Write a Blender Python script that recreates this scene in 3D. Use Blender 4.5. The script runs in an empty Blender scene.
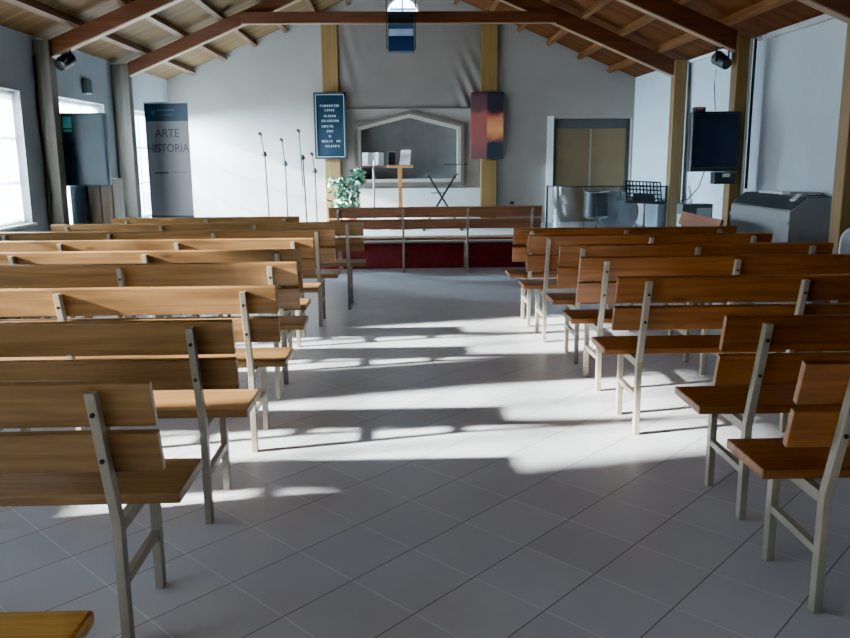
import bpy, bmesh, math, random
from mathutils import Vector, Matrix
random.seed(7)
scene = bpy.context.scene
COL = scene.collection
PI = math.pi
R = math.radians

# ------------------------------------------------------------------ materials
MATS = {}
def _new(name):
    m = bpy.data.materials.new(name); m.use_nodes = True
    nt = m.node_tree; b = nt.nodes['Principled BSDF']
    MATS[name] = m
    return m, nt, b

def rgb(c): return (c[0], c[1], c[2], 1)

def plain(name, col, rough=.5, metal=0, noise=.12, nscale=6, bump=0, spec=.5):
    m, nt, b = _new(name)
    tc = nt.nodes.new('ShaderNodeTexCoord'); n = nt.nodes.new('ShaderNodeTexNoise')
    n.inputs['Scale'].default_value = nscale; n.inputs['Detail'].default_value = 4
    nt.links.new(tc.outputs['Object'], n.inputs['Vector'])
    cr = nt.nodes.new('ShaderNodeValToRGB')
    cr.color_ramp.elements[0].position = .3; cr.color_ramp.elements[1].position = .7
    cr.color_ramp.elements[0].color = rgb([c*(1-noise) for c in col])
    cr.color_ramp.elements[1].color = rgb([min(1, c*(1+noise)) for c in col])
    nt.links.new(n.outputs['Fac'], cr.inputs['Fac']); nt.links.new(cr.outputs['Color'], b.inputs['Base Color'])
    b.inputs['Roughness'].default_value = rough; b.inputs['Metallic'].default_value = metal
    b.inputs['Specular IOR Level'].default_value = spec
    if bump:
        bp = nt.nodes.new('ShaderNodeBump'); bp.inputs['Strength'].default_value = bump
        nt.links.new(n.outputs['Fac'], bp.inputs['Height']); nt.links.new(bp.outputs['Normal'], b.inputs['Normal'])
    return m

def wood(name, dark, light, rough=.4, axis='X', scale=1.0, knots=True, spec=.5):
    """pine: fibres stretched along one local axis, slow colour drift, a few knots, each copy shifted"""
    m, nt, b = _new(name); N = nt.nodes; L = nt.links
    tc = N.new('ShaderNodeTexCoord'); oi = N.new('ShaderNodeObjectInfo')
    add = N.new('ShaderNodeVectorMath'); add.operation = 'ADD'
    mul = N.new('ShaderNodeVectorMath'); mul.operation = 'SCALE'; mul.inputs['Scale'].default_value = 37.0
    comb = N.new('ShaderNodeCombineXYZ')
    for k in range(3): L.new(oi.outputs['Random'], comb.inputs[k])
    L.new(comb.outputs[0], mul.inputs[0]); L.new(tc.outputs['Object'], add.inputs[0]); L.new(mul.outputs[0], add.inputs[1])
    mp = N.new('ShaderNodeMapping')
    s = [22*scale]*3; s['XYZ'.index(axis)] = 1.1*scale
    mp.inputs['Scale'].default_value = s
    L.new(add.outputs[0], mp.inputs['Vector'])
    n1 = N.new('ShaderNodeTexNoise'); n1.inputs['Scale'].default_value = 1.6; n1.inputs['Detail'].default_value = 6; n1.inputs['Distortion'].default_value = .6
    L.new(mp.outputs[0], n1.inputs['Vector'])
    cr = N.new('ShaderNodeValToRGB'); cr.color_ramp.elements[0].position = .32; cr.color_ramp.elements[1].position = .68
    cr.color_ramp.elements[0].color = rgb(dark); cr.color_ramp.elements[1].color = rgb(light)
    L.new(n1.outputs['Fac'], cr.inputs['Fac'])
    n2 = N.new('ShaderNodeTexNoise'); n2.inputs['Scale'].default_value = 1.3*scale; n2.inputs['Detail'].default_value = 2
    L.new(add.outputs[0], n2.inputs['Vector'])
    mx = N.new('ShaderNodeMix'); mx.data_type = 'RGBA'; mx.blend_type = 'MULTIPLY'; mx.inputs['Factor'].default_value = .55
    cr2 = N.new('ShaderNodeValToRGB'); cr2.color_ramp.elements[0].position = .3; cr2.color_ramp.elements[1].position = .65
    cr2.color_ramp.elements[0].color = (.55, .5, .45, 1); cr2.color_ramp.elements[1].color = (1, 1, 1, 1)
    L.new(n2.outputs['Fac'], cr2.inputs['Fac'])
    L.new(cr.outputs['Color'], mx.inputs[6]); L.new(cr2.outputs['Color'], mx.inputs[7])
    out = mx.outputs[2]
    if knots:
        vo = N.new('ShaderNodeTexVoronoi'); vo.inputs['Scale'].default_value = 1.0
        mp2 = N.new('ShaderNodeMapping'); s2 = [5.5*scale]*3; s2['XYZ'.index(axis)] = 2.0*scale
        mp2.inputs['Scale'].default_value = s2
        L.new(add.outputs[0], mp2.inputs['Vector']); L.new(mp2.outputs[0], vo.inputs['Vector'])
        cr3 = N.new('ShaderNodeValToRGB'); cr3.color_ramp.elements[0].position = .04; cr3.color_ramp.elements[1].position = .11
        cr3.color_ramp.elements[0].color = (.32, .2, .12, 1); cr3.color_ramp.elements[1].color = (1, 1, 1, 1)
        L.new(vo.outputs['Distance'], cr3.inputs['Fac'])
        m2 = N.new('ShaderNodeMix'); m2.data_type = 'RGBA'; m2.blend_type = 'MULTIPLY'; m2.inputs['Factor'].default_value = .8
        L.new(out, m2.inputs[6]); L.new(cr3.outputs['Color'], m2.inputs[7]); out = m2.outputs[2]
    L.new(out, b.inputs['Base Color'])
    b.inputs['Roughness'].default_value = rough; b.inputs['Specular IOR Level'].default_value = spec
    bp = N.new('ShaderNodeBump'); bp.inputs['Strength'].default_value = .08
    L.new(n1.outputs['Fac'], bp.inputs['Height']); L.new(bp.outputs['Normal'], b.inputs['Normal'])
    return m

PINE_L = wood('honey_pine', (.165, .085, .028), (.31, .168, .062), .40)
PINE_R = wood('orange_pine', (.175, .058, .013), (.29, .11, .028), .40)
PINE_F = wood('red_pine', (.18, .065, .028), (.27, .11, .05), .42)
PINE_V = wood('varnished_yellow_pine', (.42, .21, .045), (.60, .34, .085), .22)
STEEL = plain('beige_painted_steel', (.27, .24, .185), .38, 0, .06, 20)
BOLT = plain('dark_bolt', (.03, .028, .025), .4, .6)
BEAM = wood('red_brown_beam', (.075, .025, .01), (.13, .046, .018), .45, 'X', .7, False)
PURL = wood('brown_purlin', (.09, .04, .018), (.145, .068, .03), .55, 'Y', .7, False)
EDGE = wood('lit_edge_strip', (.26, .17, .10), (.36, .25, .15), .5, 'X', .7, False)
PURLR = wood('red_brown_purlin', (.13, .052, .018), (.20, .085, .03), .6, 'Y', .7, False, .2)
POST_L = wood('shaded_grey_brown_post', (.11, .105, .09), (.17, .16, .13), .6, 'Z', .6, False)  # shade on the window-side posts is put into this colour
POST_R = wood('yellow_brown_post', (.15, .082, .02), (.20, .115, .03), .55, 'Z', .6, False)
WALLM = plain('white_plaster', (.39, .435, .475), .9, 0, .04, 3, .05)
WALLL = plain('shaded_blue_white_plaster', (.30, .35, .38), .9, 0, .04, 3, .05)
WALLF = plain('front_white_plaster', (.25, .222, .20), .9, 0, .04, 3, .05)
WHITE = plain('white_paint', (.78, .78, .76), .5, 0, .03)
GREYW = plain('grey_trunking', (.42, .43, .43), .5, 0, .05)
BLACK = plain('black_metal', (.012, .012, .014), .45, 0, .1)
BLACKP = plain('black_plastic', (.018, .02, .026), .35, 0, .1)
NAVY = plain('navy_screen', (.006, .012, .03), .25, 0, .1)
NAVYB = plain('dark_teal_case', (.02, .055, .08), .5, 0, .15)
CYAN = plain('cyan_sticker', (.12, .75, .98), .5)
STICK = plain('white_sticker', (.75, .78, .8), .5)
REDM = plain('red_strip', (.45, .04, .05), .5)
MAROON = plain('maroon_carpet', (.16, .022, .024), .9, 0, .25, 14, .1)
SLATE = plain('blackboard_slate', (.008, .018, .03), .85, 0, .3, 4, 0, .15)
CHALK = plain('chalk', (.30, .34, .37), .9)
BANDK = plain('banner_dark_blue', (.016, .04, .065), .5, 0, .1)
BANGR = plain('banner_grey', (.21, .20, .21), .55, 0, .06, 2)
LETTER = plain('banner_letter', (.05, .055, .075), .6)
LETLT = plain('banner_pale_mark', (.06, .10, .15), .6)
WAINS = plain('pale_wainscot', (.36, .36, .345), .5, 0, .05, 3)
PLATM = plain('pale_platform_floor', (.42, .40, .38), .4, 0, .05, 3)
DRAPE = plain('drape_cloth', (.155, .132, .116), .75, 0, .06, 3)
NFRD = plain('niche_frame_brown', (.075, .06, .048), .5, 0, .1)
NFRL = plain('niche_frame_cream', (.27, .235, .195), .5, 0, .05)
NBACK = plain('niche_dark_back', (.085, .083, .08), .8, 0, .25, 2)
TAN = plain('tan_door_panel', (.17, .115, .055), .6, 0, .1, 3)
TANF = plain('dark_door_header', (.06, .058, .056), .6, 0, .1)
ORGAN = plain('grey_organ_case', (.20, .21, .225), .45, 0, .06, 3)
ORGTOP = plain('dark_organ_lid', (.045, .05, .06), .4, 0, .1)
ORANGEW = wood('orange_lectern_wood', (.48, .19, .055), (.62, .28, .09), .35, 'Z', 1, False)
MAROONW = plain('maroon_table_wood', (.16, .04, .045), .4)
PINKP = plain('pinkish_metal_post', (.30, .22, .19), .4, .3)
PAPER = plain('white_paper', (.70, .70, .69), .8, 0, .08, 30)
POT = plain('terracotta_pot', (.35, .15, .08), .8)
LEAF1 = plain('green_leaf', (.03, .10, .055), .5, 0, .3, 10)
LEAF2 = plain('variegated_leaf', (.24, .37, .27), .5, 0, .2, 10)
CUPB = wood('brown_cupboard_wood', (.09, .06, .04), (.17, .12, .08), .5, 'Z', .8, False)
CHAIRW = plain('pale_plastic', (.62, .67, .72), .4, 0, .03)
GREYC = plain('grey_green_cabinet', (.06, .075, .075), .5)
PALEC = plain('pale_grey_box', (.36, .39, .40), .5)
DRUMW = plain('drum_shell', (.018, .016, .018), .5)
DRUMH = plain('drum_head', (.035, .033, .034), .8)
CHROME = plain('chrome', (.6, .6, .6), .2, 1)
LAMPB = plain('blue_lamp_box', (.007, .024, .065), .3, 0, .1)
GLOWB = plain('pale_blue_glow', (.45, .62, .85), .5)
ASPH = plain('bright_yard', (.42, .42, .40), .9)

def glassy(name, tint, mixf, rough=.03):
    m, nt, b = _new(name)
    tr = nt.nodes.new('ShaderNodeBsdfTransparent'); tr.inputs['Color'].default_value = rgb(tint)
    gl = nt.nodes.new('ShaderNodeBsdfGlossy'); gl.inputs['Roughness'].default_value = rough
    gl.inputs['Color'].default_value = (.9, .93, .95, 1)
    tc = nt.nodes.new('ShaderNodeTexCoord'); n = nt.nodes.new('ShaderNodeTexNoise'); n.inputs['Scale'].default_value = 3
    nt.links.new(tc.outputs['Object'], n.inputs['Vector'])
    mr = nt.nodes.new('ShaderNodeMapRange'); mr.inputs['To Min'].default_value = mixf*.8; mr.inputs['To Max'].default_value = mixf*1.2
    nt.links.new(n.outputs['Fac'], mr.inputs['Value'])
    mx = nt.nodes.new('ShaderNodeMixShader')
    nt.links.new(mr.outputs[0], mx.inputs['Fac']); nt.links.new(tr.outputs[0], mx.inputs[1]); nt.links.new(gl.outputs[0], mx.inputs[2])
    nt.links.new(mx.outputs[0], nt.nodes['Material Output'].inputs['Surface'])
    return m
GLASS = glassy('window_glass', (.95, .97, .98), .05)
SHIELD = glassy('drum_shield_acrylic', (.60, .61, .64), .11, .08)
def haze(m, amount, col):
    nt = m.node_tree; out = nt.nodes['Material Output']; src = out.inputs['Surface'].links[0].from_socket
    df = nt.nodes.new('ShaderNodeBsdfDiffuse'); df.inputs['Color'].default_value = rgb(col)
    mx = nt.nodes.new('ShaderNodeMixShader'); mx.inputs['Fac'].default_value = amount
    nt.links.new(src, mx.inputs[1]); nt.links.new(df.outputs[0], mx.inputs[2]); nt.links.new(mx.outputs[0], out.inputs['Surface'])
haze(SHIELD, .05, (.35, .35, .37))
FLAREGL = glassy('flare_blue_tint', (.42, .60, .82), .10, .1)

def sheer(name):
    m, nt, b = _new(name)
    tl = nt.nodes.new('ShaderNodeBsdfTranslucent'); tl.inputs['Color'].default_value = (.85, .87, .88, 1)
    df = nt.nodes.new('ShaderNodeBsdfDiffuse'); df.inputs['Color'].default_value = (.8, .8, .8, 1)
    tc = nt.nodes.new('ShaderNodeTexCoord'); w = nt.nodes.new('ShaderNodeTexNoise'); w.inputs['Scale'].default_value = 120
    nt.links.new(tc.outputs['Object'], w.inputs['Vector'])
    mr = nt.nodes.new('ShaderNodeMapRange'); mr.inputs['To Min'].default_value = .12; mr.inputs['To Max'].default_value = .25
    nt.links.new(w.outputs['Fac'], mr.inputs['Value'])
    mx = nt.nodes.new('ShaderNodeMixShader')
    nt.links.new(mr.outputs[0], mx.inputs['Fac']); nt.links.new(tl.outputs[0], mx.inputs[1]); nt.links.new(df.outputs[0], mx.inputs[2])
    nt.links.new(mx.outputs[0], nt.nodes['Material Output'].inputs['Surface'])
    return m
SHEER = sheer('sheer_curtain_cloth')

def math_node(nt, op, a, b=None):
    n = nt.nodes.new('ShaderNodeMath'); n.operation = op
    for i, v in enumerate((a, b)):
        if v is None: continue
        if isinstance(v, (int, float)): n.inputs[i].default_value = v
        else: nt.links.new(v, n.inputs[i])
    return n.outputs[0]

def tile_floor():
    m, nt, b = _new('diagonal_grey_tiles'); N = nt.nodes; L = nt.links
    tc = N.new('ShaderNodeTexCoord'); sp = N.new('ShaderNodeSeparateXYZ')
    L.new(tc.outputs['Object'], sp.inputs[0])
    DX, DY = .430, .455                           # tile diagonals
    x = math_node(nt, 'DIVIDE', math_node(nt, 'SUBTRACT', sp.outputs[0], .03), DX)
    y = math_node(nt, 'DIVIDE', math_node(nt, 'SUBTRACT', sp.outputs[1], 2.47), DY)
    u = math_node(nt, 'ADD', x, y); v = math_node(nt, 'SUBTRACT', x, y)
    def edge(t):
        f = math_node(nt, 'FRACT', t)
        d = math_node(nt, 'MINIMUM', f, math_node(nt, 'SUBTRACT', 1.0, f))
        return d
    eu, ev = edge(u), edge(v)
    gu = math_node(nt, 'LESS_THAN', eu, .0085); gv = math_node(nt, 'LESS_THAN', ev, .0085)
    # per-tile tone
    cu = N.new('ShaderNodeCombineXYZ')
    L.new(math_node(nt, 'FLOOR', u), cu.inputs[0]); L.new(math_node(nt, 'FLOOR', v), cu.inputs[1])
    wn = N.new('ShaderNodeTexWhiteNoise'); wn.noise_dimensions = '2D'; L.new(cu.outputs[0], wn.inputs['Vector'])
    no = N.new('ShaderNodeTexNoise'); no.inputs['Scale'].default_value = 2.2; no.inputs['Detail'].default_value = 5
    L.new(tc.outputs['Object'], no.inputs['Vector'])
    # fine ruled texture inside each tile
    fl = math_node(nt, 'SINE', math_node(nt, 'MULTIPLY', u, 2*PI*26)); fm = math_node(nt, 'SINE', math_node(nt, 'MULTIPLY', v, 2*PI*26))
    fine = math_node(nt, 'MULTIPLY', math_node(nt, 'ADD', fl, fm), .018)
    t = math_node(nt, 'ADD', math_node(nt, 'MULTIPLY', wn.outputs['Value'], .16), math_node(nt, 'MULTIPLY', no.outputs['Fac'], .5))
    t = math_node(nt, 'ADD', t, fine)
    cr = N.new('ShaderNodeValToRGB'); cr.color_ramp.elements[0].position = .1; cr.color_ramp.elements[1].position = .6
    cr.color_ramp.elements[0].color = (.44, .46, .50, 1); cr.color_ramp.elements[1].color = (.60, .62, .66, 1)
    L.new(t, cr.inputs['Fac'])
    m1 = N.new('ShaderNodeMix'); m1.data_type = 'RGBA'; L.new(gu, m1.inputs['Factor'])
    L.new(cr.outputs['Color'], m1.inputs[6]); m1.inputs[7].default_value = (.72, .72, .73, 1)
    m2 = N.new('ShaderNodeMix'); m2.data_type = 'RGBA'; L.new(gv, m2.inputs['Factor'])
    L.new(m1.outputs[2], m2.inputs[6]); m2.inputs[7].default_value = (.19, .18, .18, 1)
    L.new(m2.outputs[2], b.inputs['Base Color'])
    ro = math_node(nt, 'ADD', math_node(nt, 'MULTIPLY', no.outputs['Fac'], .14), .24)
    L.new(ro, b.inputs['Roughness'])
    bp = N.new('ShaderNodeBump'); bp.inputs['Strength'].default_value = .12; bp.inputs['Distance'].default_value = .004
    L.new(math_node(nt, 'SUBTRACT', fine, math_node(nt, 'MULTIPLY', math_node(nt, 'ADD', gu, gv), .3)), bp.inputs['Height'])
    L.new(bp.outputs['Normal'], b.inputs['Normal'])
    return m
FLOORM = tile_floor()

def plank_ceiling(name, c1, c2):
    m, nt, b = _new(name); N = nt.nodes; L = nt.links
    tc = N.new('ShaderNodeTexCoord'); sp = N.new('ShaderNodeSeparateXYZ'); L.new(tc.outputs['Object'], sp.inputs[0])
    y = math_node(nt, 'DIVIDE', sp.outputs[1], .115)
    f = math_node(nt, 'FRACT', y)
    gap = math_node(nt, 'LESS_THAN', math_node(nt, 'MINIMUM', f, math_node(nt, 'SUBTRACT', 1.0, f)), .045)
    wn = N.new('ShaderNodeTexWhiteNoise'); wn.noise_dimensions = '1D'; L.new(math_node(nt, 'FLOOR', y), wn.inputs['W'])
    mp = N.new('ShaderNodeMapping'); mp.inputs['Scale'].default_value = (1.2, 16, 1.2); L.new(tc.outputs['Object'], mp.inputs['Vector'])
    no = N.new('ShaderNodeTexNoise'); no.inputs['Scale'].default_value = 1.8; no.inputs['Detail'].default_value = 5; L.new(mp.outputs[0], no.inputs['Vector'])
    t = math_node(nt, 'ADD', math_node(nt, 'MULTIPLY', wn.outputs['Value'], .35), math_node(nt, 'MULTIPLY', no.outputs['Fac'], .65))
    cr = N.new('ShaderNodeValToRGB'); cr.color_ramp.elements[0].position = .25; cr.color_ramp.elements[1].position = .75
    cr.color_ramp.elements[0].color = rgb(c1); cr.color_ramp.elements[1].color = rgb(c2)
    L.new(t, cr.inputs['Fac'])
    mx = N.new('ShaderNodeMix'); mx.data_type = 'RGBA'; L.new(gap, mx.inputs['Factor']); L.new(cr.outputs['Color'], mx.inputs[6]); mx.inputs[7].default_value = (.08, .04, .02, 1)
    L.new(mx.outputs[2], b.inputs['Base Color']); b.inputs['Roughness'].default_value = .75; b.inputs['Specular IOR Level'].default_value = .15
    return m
CEILM = [plank_ceiling('lit_tan_roof_boards', (.085, .052, .022), (.16, .10, .045)), plank_ceiling('shaded_red_brown_roof_boards', (.06, .018, .005), (.12, .042, .012))]  # tan slope carries sunlit bounce in its colour, the other its shade

def painting_mat():
    """worn red canvas: dusky red column beside a dark / flame-orange / dark column"""
    m, nt, b = _new('red_orange_canvas'); N = nt.nodes; L = nt.links
    tc = N.new('ShaderNodeTexCoord'); sp = N.new('ShaderNodeSeparateXYZ'); L.new(tc.outputs['Object'], sp.inputs[0])
    no = N.new('ShaderNodeTexNoise'); no.inputs['Scale'].default_value = 6; no.inputs['Detail'].default_value = 5; L.new(tc.outputs['Object'], no.inputs['Vector'])
    zz = math_node(nt, 'ADD', sp.outputs[2], math_node(nt, 'MULTIPLY', math_node(nt, 'SUBTRACT', no.outputs['Fac'], .5), .22))
    def ramp(stops, src):
        cr = N.new('ShaderNodeValToRGB'); e = cr.color_ramp.elements
        while len(e) < len(stops): e.new(.5)
        for k, (p, c) in enumerate(stops): e[k].position = p; e[k].color = rgb(c)
        L.new(src, cr.inputs['Fac']); return cr.outputs['Color']
    t = math_node(nt, 'ADD', math_node(nt, 'DIVIDE', zz, 1.05), .5)
    lc = ramp([(0, (.10, .035, .035)), (.25, (.20, .05, .045)), (.68, (.24, .055, .045)), (.74, (.085, .03, .035)), (1, (.06, .02, .025))], t)
    rc = ramp([(0, (.008, .01, .022)), (.24, (.01, .01, .022)), (.31, (.33, .09, .03)), (.45, (.55, .22, .07)), (.6, (.42, .13, .05)), (.68, (.18, .015, .015)), (.72, (.012, .005, .012)), (1, (.01, .004, .012))], t)
    side = math_node(nt, 'GREATER_THAN', sp.outputs[0], .0)
    mx = N.new('ShaderNodeMix'); mx.data_type = 'RGBA'; L.new(side, mx.inputs['Factor']); L.new(lc, mx.inputs[6]); L.new(rc, mx.inputs[7])
    L.new(mx.outputs[2], b.inputs['Base Color']); b.inputs['Roughness'].default_value = .6
    return m
PAINTM = painting_mat()

# ------------------------------------------------------------------ mesh helpers
class MB:
    """collects shapes, links them as ONE mesh object"""
    def __init__(s): s.bm = bmesh.new(); s.mi = 0
    def _fin(s, vs):
        fs = set()
        for v in vs:
            for f in v.link_faces: fs.add(f)
        for f in fs: f.material_index = s.mi
    def box(s, lo, hi, M=None):
        r = bmesh.ops.create_cube(s.bm, size=1)['verts']
        c = [(lo[i]+hi[i])/2 for i in range(3)]; d = [hi[i]-lo[i] for i in range(3)]
        for v in r:
            p = Vector((v.co.x*d[0]+c[0], v.co.y*d[1]+c[1], v.co.z*d[2]+c[2]))
            v.co = M @ p if M else p
        s._fin(r); return s
    def prism(s, pts, axis, a, b, M=None):
        """polygon pts in the plane across axis, extruded from a to b"""
        def P(q, t):
            if axis == 'X': p = (t, q[0], q[1])
            elif axis == 'Y': p = (q[0], t, q[1])
            else: p = (q[0], q[1], t)
            p = Vector(p); return M @ p if M else p
        A = [s.bm.verts.new(P(q, a)) for q in pts]; B = [s.bm.verts.new(P(q, b)) for q in pts]
        n = len(pts); s.bm.faces.new(A); s.bm.faces.new(B[::-1])
        for i in range(n): s.bm.faces.new((A[i], B[i], B[(i+1) % n], A[(i+1) % n]))
        s._fin(A+B); return s
    def bar(s, p, q, w, h=None, up=(0, 0, 1)):
        """rectangular bar from p to q"""
        p = Vector(p); q = Vector(q); h = h or w
        d = (q-p); ln = d.length; d.normalize(); u = Vector(up)
        if abs(d.dot(u)) > .98: u = Vector((0, 1, 0))
        x = d.cross(u).normalized(); y = x.cross(d).normalized()
        M = Matrix((x, y, d)).transposed().to_4x4(); M.translation = p
        return s.box((-w/2, -h/2, 0), (w/2, h/2, ln), M)
    def tube(s, pts, r, seg=10, r2=None):
        pts = [Vector(p) for p in pts]; rings = []
        for i, p in enumerate(pts):
            d = (pts[min(i+1, len(pts)-1)] - pts[max(i-1, 0)]).normalized()
            u = Vector((0, 0, 1)) if abs(d.z) < .95 else Vector((0, 1, 0))
            x = d.cross(u).normalized(); y = d.cross(x).normalized()
            rr = r if r2 is None else r+(r2-r)*i/(len(pts)-1)
            rings.append([s.bm.verts.new(p+x*rr*math.cos(2*PI*k/seg)+y*rr*math.sin(2*PI*k/seg)) for k in range(seg)])
        for a, b in zip(rings, rings[1:]):
            for k in range(seg): s.bm.faces.new((a[k], a[(k+1) % seg], b[(k+1) % seg], b[k]))
        s.bm.faces.new(rings[0][::-1]); s.bm.faces.new(rings[-1])
        s._fin([v for g in rings for v in g]); return s
    def lathe(s, prof, c=(0, 0, 0), seg=24, M=None):
        rings = []
        for r, z in prof:
            ring = []
            for k in range(seg):
                p = Vector((c[0]+max(r, 1e-4)*math.cos(2*PI*k/seg), c[1]+max(r, 1e-4)*math.sin(2*PI*k/seg), c[2]+z))
                ring.append(s.bm.verts.new(M @ p if M else p))
            rings.append(ring)
        for a, b in zip(rings, rings[1:]):
            for k in range(seg): s.bm.faces.new((a[k], a[(k+1) % seg], b[(k+1) % seg], b[k]))
        s.bm.faces.new(rings[0][::-1]); s.bm.faces.new(rings[-1])
        s._fin([v for g in rings for v in g]); return s
    def grid(s, fn, nu, nv, thick=0):
        V = [[s.bm.verts.new(fn(i/nu, j/nv)) for j in range(nv+1)] for i in range(nu+1)]
        for i in range(nu):
            for j in range(nv): s.bm.faces.new((V[i][j], V[i+1][j], V[i+1][j+1], V[i][j+1]))
        s._fin([v for r in V for v in r]); return s
    def build(s, name, mats, parent=None, bevel=0, smooth=False, loc=None, rotz=0, recalc=True):
        if recalc: bmesh.ops.recalc_face_normals(s.bm, faces=s.bm.faces[:])
        if bevel:
            es = [e for e in s.bm.edges if e.is_manifold and e.calc_face_angle(0) > R(40)]
            bmesh.ops.bevel(s.bm, geom=es, offset=bevel, segments=2, affect='EDGES', profile=.6)
        me = bpy.data.meshes.new(name); s.bm.to_mesh(me); s.bm.free()
        if not isinstance(mats, (list, tuple)): mats = [mats]
        for m in mats: me.materials.append(m)
        if smooth:
            for p in me.polygons: p.use_smooth = True
            try: me.set_sharp_from_angle(angle=R(35))
            except Exception: pass
        o = bpy.data.objects.new(name, me); COL.objects.link(o)
        if parent: o.parent = parent
        if loc: o.location = loc
        o.rotation_euler.z = rotz
        return o

def tag(o, label=None, cat=None, group=None, kind=None):
    for k, v in (('label', label), ('category', cat), ('group', group), ('kind', kind)):
        if v: o[k] = v
    return o
def thing(name, label, cat, loc=(0, 0, 0), rotz=0, group=None):
    o = bpy.data.objects.new(name, None); COL.objects.link(o)
    o.empty_display_size = .1; o.location = loc; o.rotation_euler.z = rotz
    return tag(o, label, cat, group)
def struct(o): o['kind'] = 'structure'; return o
def copy_tree(o, parent=None, skip=()):
    c = o.copy(); COL.objects.link(c)
    if parent: c.parent = parent
    for ch in o.children:
        if ch.name.split('.')[0] not in skip: copy_tree(ch, c, skip)
    return c
def cut(o, cutter_mb):
    """carve an opening out of a wall and throw the cutting shape away"""
    c = cutter_mb.build('carving', WHITE)
    md = o.modifiers.new('opening', 'BOOLEAN'); md.operation = 'DIFFERENCE'; md.object = c; md.solver = 'EXACT'
    dg = bpy.context.evaluated_depsgraph_get(); dg.update()
    me = bpy.data.meshes.new_from_object(o.evaluated_get(dg)); o.modifiers.clear()
    old = o.data; o.data = me; me.name = old.name; bpy.data.meshes.remove(old)
    bpy.data.objects.remove(c)
def lettering(txt, size, mat, parent, loc, rot, name='lettering', ext=.0015, align='CENTER', sx=1):
    cu = bpy.data.curves.new(name, 'FONT'); cu.body = txt; cu.size = size; cu.align_x = align; cu.align_y = 'CENTER'; cu.extrude = ext; cu.resolution_u = 3
    t = bpy.data.objects.new('tmp', cu); COL.objects.link(t)
    dg = bpy.context.evaluated_depsgraph_get(); dg.update()
    me = bpy.data.meshes.new_from_object(t.evaluated_get(dg)); bpy.data.objects.remove(t)
    me.materials.clear(); me.materials.append(mat)
    o = bpy.data.objects.new(name, me); COL.objects.link(o); o.parent = parent; o.location = loc; o.rotation_euler = rot; o.scale.x = sx
    return o

# ------------------------------------------------------------------ the room
XL, XR, YF, YB = -3.70, 3.86, 13.8, -3.2
EAVE, SL = 2.70, .42
def roof(x): return EAVE + SL*((x-XL) if x < XM else (XR-x))
XM = (XL+XR)/2
APEX = roof(XM)
PZ = .37                                  # platform height
TY = (11.3, 9.0, 6.85, 4.65, 2.60, .25, -1.95)   # trusses

fl = struct(MB().box((XL-.25, YB-.2, -.12), (XR+.25, YF+.3, 0)).build('floor', FLOORM))
pl = MB().box((XL+.002, 10.97, .001), (XR-.002, YF-.002, PZ-.03)); pl.mi = 1; pl.box((XL+.002, 10.95, PZ-.03), (XR-.002, YF-.002, PZ))
struct(pl.build('platform', [MAROON, PLATM]))

# window openings in the wall on the sun side: (y0, y1, z0, z1)
WIN = [(12.02, 13.66, .60, 2.14), (9.36, 10.80, .70, 2.14), (6.80, 8.45, .85, 2.13), (4.86, 6.36, .85, 2.13), (2.66, 4.22, .85, 2.13), (.50, 2.06, .85, 2.13), (-1.70, -.14, .85, 2.13)]
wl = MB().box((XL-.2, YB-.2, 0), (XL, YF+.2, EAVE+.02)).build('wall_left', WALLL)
cm = MB()
for y0, y1, z0, z1 in WIN: cm.box((XL-.4, y0, z0), (XL+.2, y1, z1))
cut(wl, cm); struct(wl)
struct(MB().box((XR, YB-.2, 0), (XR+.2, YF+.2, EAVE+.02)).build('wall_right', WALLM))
gable = [(XL-.0, 0), (XR, 0), (XR, EAVE), (XM, APEX), (XL, EAVE)]
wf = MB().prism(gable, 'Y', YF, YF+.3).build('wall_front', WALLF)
NICHE = [(-.625, 1.105), (.96, 1.105), (.96, 1.90), (.168, 2.095), (-.625, 1.90)]
ARCH = [(-.19, 3.54), (.355, 3.54), (.355, 3.70)] + [(.0825+.2725*math.cos(PI*k/14), 3.70+.27*math.sin(PI*k/14)) for k in range(1, 14)] + [(-.19, 3.70)]
cm = MB().prism(NICHE, 'Y', YF-.1, YF+.22); cm.box((2.54, YF-.1, PZ), (3.83, YF+.16, 2.06)); cm.prism(ARCH, 'Y', YF-.1, YF+.5)
cut(wf, cm); struct(wf)
wb = MB().prism(gable, 'Y', YB-.2, YB).build('wall_back', WALLM)
struct(wb)
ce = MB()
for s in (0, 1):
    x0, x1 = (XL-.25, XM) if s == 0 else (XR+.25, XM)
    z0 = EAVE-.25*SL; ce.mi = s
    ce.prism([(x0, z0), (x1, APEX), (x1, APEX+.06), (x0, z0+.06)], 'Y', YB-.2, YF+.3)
struct(ce.build('ceiling', CEILM))

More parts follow.
